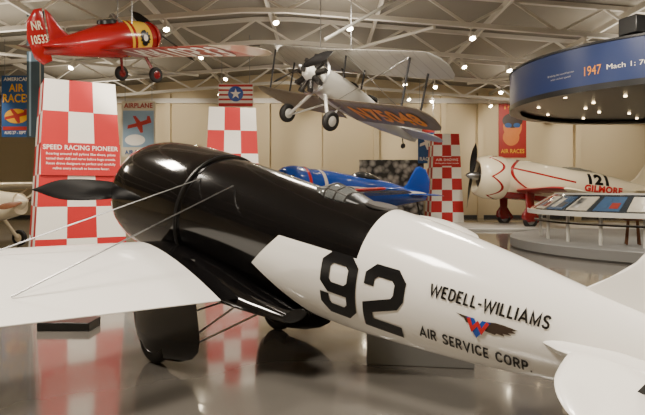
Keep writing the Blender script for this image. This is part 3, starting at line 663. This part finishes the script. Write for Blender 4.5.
nt.links.new(tc.outputs['Object'],vo.inputs['Vector']); nt.links.new(tc.outputs['Object'],nz.inputs['Vector']); nt.links.new(vo.outputs['Distance'],ad.inputs[0]); nt.links.new(nz.outputs['Fac'],ad.inputs[2]); nt.links.new(ad.outputs[0],rp.inputs[0]); nt.links.new(rp.outputs[0],b.inputs['Base Color'])
tag(mk('photo_mural',MB().box((3.75,30.5,1.65),(3.5,.1,3.3)),[m_mur],smooth=False),'black and white photo mural on a freestanding panel','mural')

# ================================================================ round exhibit
CX,CY,RR=9.75,15.6,4.3; PH=.3
tag(mk('round_platform',MB().lathe([(0,RR-.06),(.05,RR),(PH-.02,RR),(PH,RR-.03)],(CX,CY,0),(0,0,1),96),m_grey),'round grey carpeted exhibit platform on the floor','platform')
RC=root('ring_canopy','round navy timeline canopy with downlights above the platform','canopy',(CX,CY,0))
mk('fascia',MB().lathe([(4.12,RR-.12),(4.12,RR),(5.05,RR),(5.05,RR-.12)],(0,0,0),(0,0,1),96,0,False),m_navy,RC)
mk('fascia_rim',MB().lathe([(5.05,RR-.13),(5.05,RR+.03),(5.1,RR+.03),(5.1,RR-.13)],(0,0,0),(0,0,1),96,0,False),m_satin,RC)
mk('fascia_rim',MB().lathe([(3.98,RR-.3),(3.98,RR+.02),(4.12,RR+.02),(4.12,RR-.3)],(0,0,0),(0,0,1),96,0,False),m_satin,RC)
so=mk('soffit',MB().lathe([(4.12,.1),(4.1,RR-.12),(4.3,RR-.12),(4.32,.1)],(0,0,0),(0,0,1),96),m_satin,RC)
for k in range(24):
    r=(2.2,3.5)[k%2]; a=k*2*math.pi/24
    mk('downlight',MB().lathe([(4.07,.04),(4.11,.04)],(r*math.cos(a),r*math.sin(a),0),(0,0,1),12),m_down,so)
mk('support_column',MB().lathe([(PH,.35),(4.13,.35)],(0,0,0),(0,0,1),24),m_satin,RC)
def onring(ac,z): return lambda u,v:((RR+.012)*math.cos(ac+u/RR),(RR+.012)*math.sin(ac+u/RR),z+v)
for tx,w,h,dg,z,mm in(('1947',.40,.22,216.5,4.45,m_orange),('Mach 1: 701 mph',1.35,.15,229.8,4.45,m_flatwhite),('Breaking the sound barrier',.8,.06,205,4.5,m_lgrey),('with rocket speed',.6,.06,205,4.4,m_lgrey)):
    bmobj('lettering',textmesh(tx,w,h,.0,0,.1),onring(math.radians(dg),z),mm,RC)
for x,y in((7.35,13.0),(8.35,12.6)):
    Rj=root('projector','black box projector on a stand above the canopy','projector',(x,y,4.32),math.radians(20),'canopy projectors')
    mk('projector_body',MB().box((0,0,1.12),(.75,.5,.42)),m_satin,Rj,bevel=.03); mk('projector_stand',MB().cyl((0,0,0),(0,0,1.0),.05,n=10).box((0,0,.02),(.3,.3,.04)),m_satin,Rj); mk('projector_lens',MB().lathe([(0,.12),(.1,.1)],(0,-.24,1.12),(0,-1,0),16),m_dsteel,Rj)
RK=root('display_rail','curved slanted reading rail with graphic panels on metal posts','display counter',(CX,CY,PH))
def arcslab(a0,a1,prof,n):
    rings=[]
    for i in range(n+1):
        a=math.radians(a0+(a1-a0)*i/n); rings.append([(r*math.cos(a),r*math.sin(a),z) for r,z in prof])
    return MB().loft(rings)
m_mr=mat('muted_red_panel',rgb(128,52,46),.25,coat=.5,vary=.2,scale=6); m_mb=mat('muted_blue_panel',rgb(58,80,108),.25,coat=.5,vary=.2,scale=6); m_mp=mat('muted_cream_panel',rgb(168,162,148),.25,coat=.5,vary=.15,scale=6)
tp=mk('rail_top',arcslab(158,300,[(3.75,.74),(3.75,.80),(3.05,1.24),(3.02,1.18)],60),m_dglass,RK)
mk('front_rail',arcslab(158,300,[(3.76,.70),(3.80,.70),(3.80,.82),(3.76,.82)],60),m_silver,RK)
mk('back_rail',arcslab(158,300,[(2.99,1.18),(3.04,1.18),(3.04,1.28),(2.99,1.28)],60),m_silver,RK)
mk('lower_shelf',arcslab(158,300,[(3.25,.48),(3.6,.48),(3.6,.52),(3.25,.52)],60),m_satin,RK)
sl=(1.24-.80)/(3.05-3.75); zf=lambda r:.80+(r-3.75)*sl
cols_=[m_mr,m_mp,m_mb,m_mp,m_mb,m_mp,m_mr,m_mb,m_mp,m_mr,m_mp]
for k in range(11):
    a0=160+k*12.6
    mk('graphic_panel',arcslab(a0+.8,a0+10.8,[(3.68,zf(3.68)+.004),(3.68,zf(3.68)+.02),(3.16,zf(3.16)+.02),(3.16,zf(3.16)+.004)],6),cols_[k],tp)
    mk('graphic_picture',arcslab(a0+2,a0+5.4,[(3.6,zf(3.6)+.02),(3.6,zf(3.6)+.028),(3.24,zf(3.24)+.028),(3.24,zf(3.24)+.02)],4),[m_mur,m_mb,m_mp][k%3],tp)
    mk('graphic_picture',arcslab(a0+6.4,a0+9.8,[(3.6,zf(3.6)+.02),(3.6,zf(3.6)+.028),(3.4,zf(3.4)+.028),(3.4,zf(3.4)+.02)],4),[m_mp,m_mr,m_dkgrey][k%3],tp)
for k in range(9):
    a=math.radians(161+k*17); mk('leg',MB().cyl((3.42*math.cos(a),3.42*math.sin(a),0),(3.42*math.cos(a),3.42*math.sin(a),.96),.045,n=12),m_silver,RK)
for x,y in((7.7,13.9),(8.5,14.1),(9.0,13.2),(9.8,13.5)):
    Rs=root('wooden_stool','small round wooden stool standing on the grey platform','stool',(x,y,PH+.003),0,'wooden stools')
    mk('seat',MB().lathe([(.60,.2),(.62,.24),(.66,.24),(.68,.22)],(0,0,0),(0,0,1),24),m_wood,Rs)
    for k in range(4):
        a=k*math.pi/2+.4; mk('leg',MB().cyl((.20*math.cos(a),.20*math.sin(a),0.005),(.14*math.cos(a),.14*math.sin(a),.62),.022,n=8),m_wood,Rs)
tag(mk('grey_plinth',MB().box((.95,5.5,.22),(1.0,.5,.44),0,Matrix.Rotation(math.radians(-8),3,'Z')),m_grey,bevel=.01),'plain grey block plinth on the floor','plinth')
tag(mk('low_black_base',MB().box((-3.05,6.75,.05),(.62,.35,.1)),m_satin,bevel=.01),'low black floor base beneath the white wing','base')

# ================================================================ lights
WC=(1,.895,.755)
def area(loc,size,e,c=WC,rot=(0,0,0)):
    l=D.lights.new('area','AREA'); l.energy=e; l.size=size; l.color=c
    o=D.objects.new('ceiling_fill_light',l); o.location=loc; o.rotation_euler=rot; col.objects.link(o)
def spot(loc,tgt,e,ang=80,c=WC,r=.12):
    l=D.lights.new('spot','SPOT'); l.energy=e; l.spot_size=math.radians(ang); l.spot_blend=.6; l.color=c; l.shadow_soft_size=r
    o=D.objects.new('spot_lamp',l); o.location=loc; o.rotation_euler=(Vector(tgt)-Vector(loc)).to_track_quat('-Z','Y').to_euler(); col.objects.link(o)
K=1.75
area((-3,1,7.4),1.6,500*K); area((4,0,7.4),1.6,460*K); area((-6,8,7.2),1.3,380*K); area((3,9,7.2),1.3,320*K)
area((0,14,7.2),1.4,180*K); area((-12,12,7.0),1.6,220*K); area((12,8,7.0),1.6,200*K)
for x in(-11,0,11):
    area((x,19,6.2),3,100,WC,(math.pi,0,0)); area((x,28,6.0),3,115,WC,(math.pi,0,0))  # added upward fills without fixtures, unseen from below, brighten roof deck and trusses
for x in(-14,-9,-4,1,6,11,16):
    spot((x,29,6.4),(x+.5,33.4,4.6),640,78)
    spot((x,21.5,6.8),(x,22,0),1000,95)
for x,y in((-9,17.8),(3,17.8),(10,19.5)):
    spot((x,y,6.9),(x,y-1,0),1000,85)
spot((-1,9.5,7.2),(-5,12.4,2.4),850,50); spot((1,13,7),(-2.8,17,2.5),850,50)
spot((6,17,6.8),(10,24,1.5),1400,60); spot((-2,13,4.0),(1.5,15,4.4),280,110); spot((6,9,6.8),(8,12,4.5),800,70)
spot((-4,10.5,3.5),(-3.5,14.5,5.6),260,100)
for x,y in((8,14),(10,13.5),(9,16.5)): spot((x,y,3.95),(x,y,0),230,110)
w=D.worlds.new('w'); C.scene.world=w; w.use_nodes=True; w.node_tree.nodes['Background'].inputs[0].default_value=(1,.9,.75,1); w.node_tree.nodes['Background'].inputs[1].default_value=.3
cam=D.cameras.new('cam'); co=D.objects.new('camera',cam); col.objects.link(co); co.location=(0,0,1.66); co.rotation_euler=(math.pi/2,0,0)
cam.sensor_width=36; cam.lens=560/645*36; cam.shift_y=-17.5/645; C.scene.camera=co
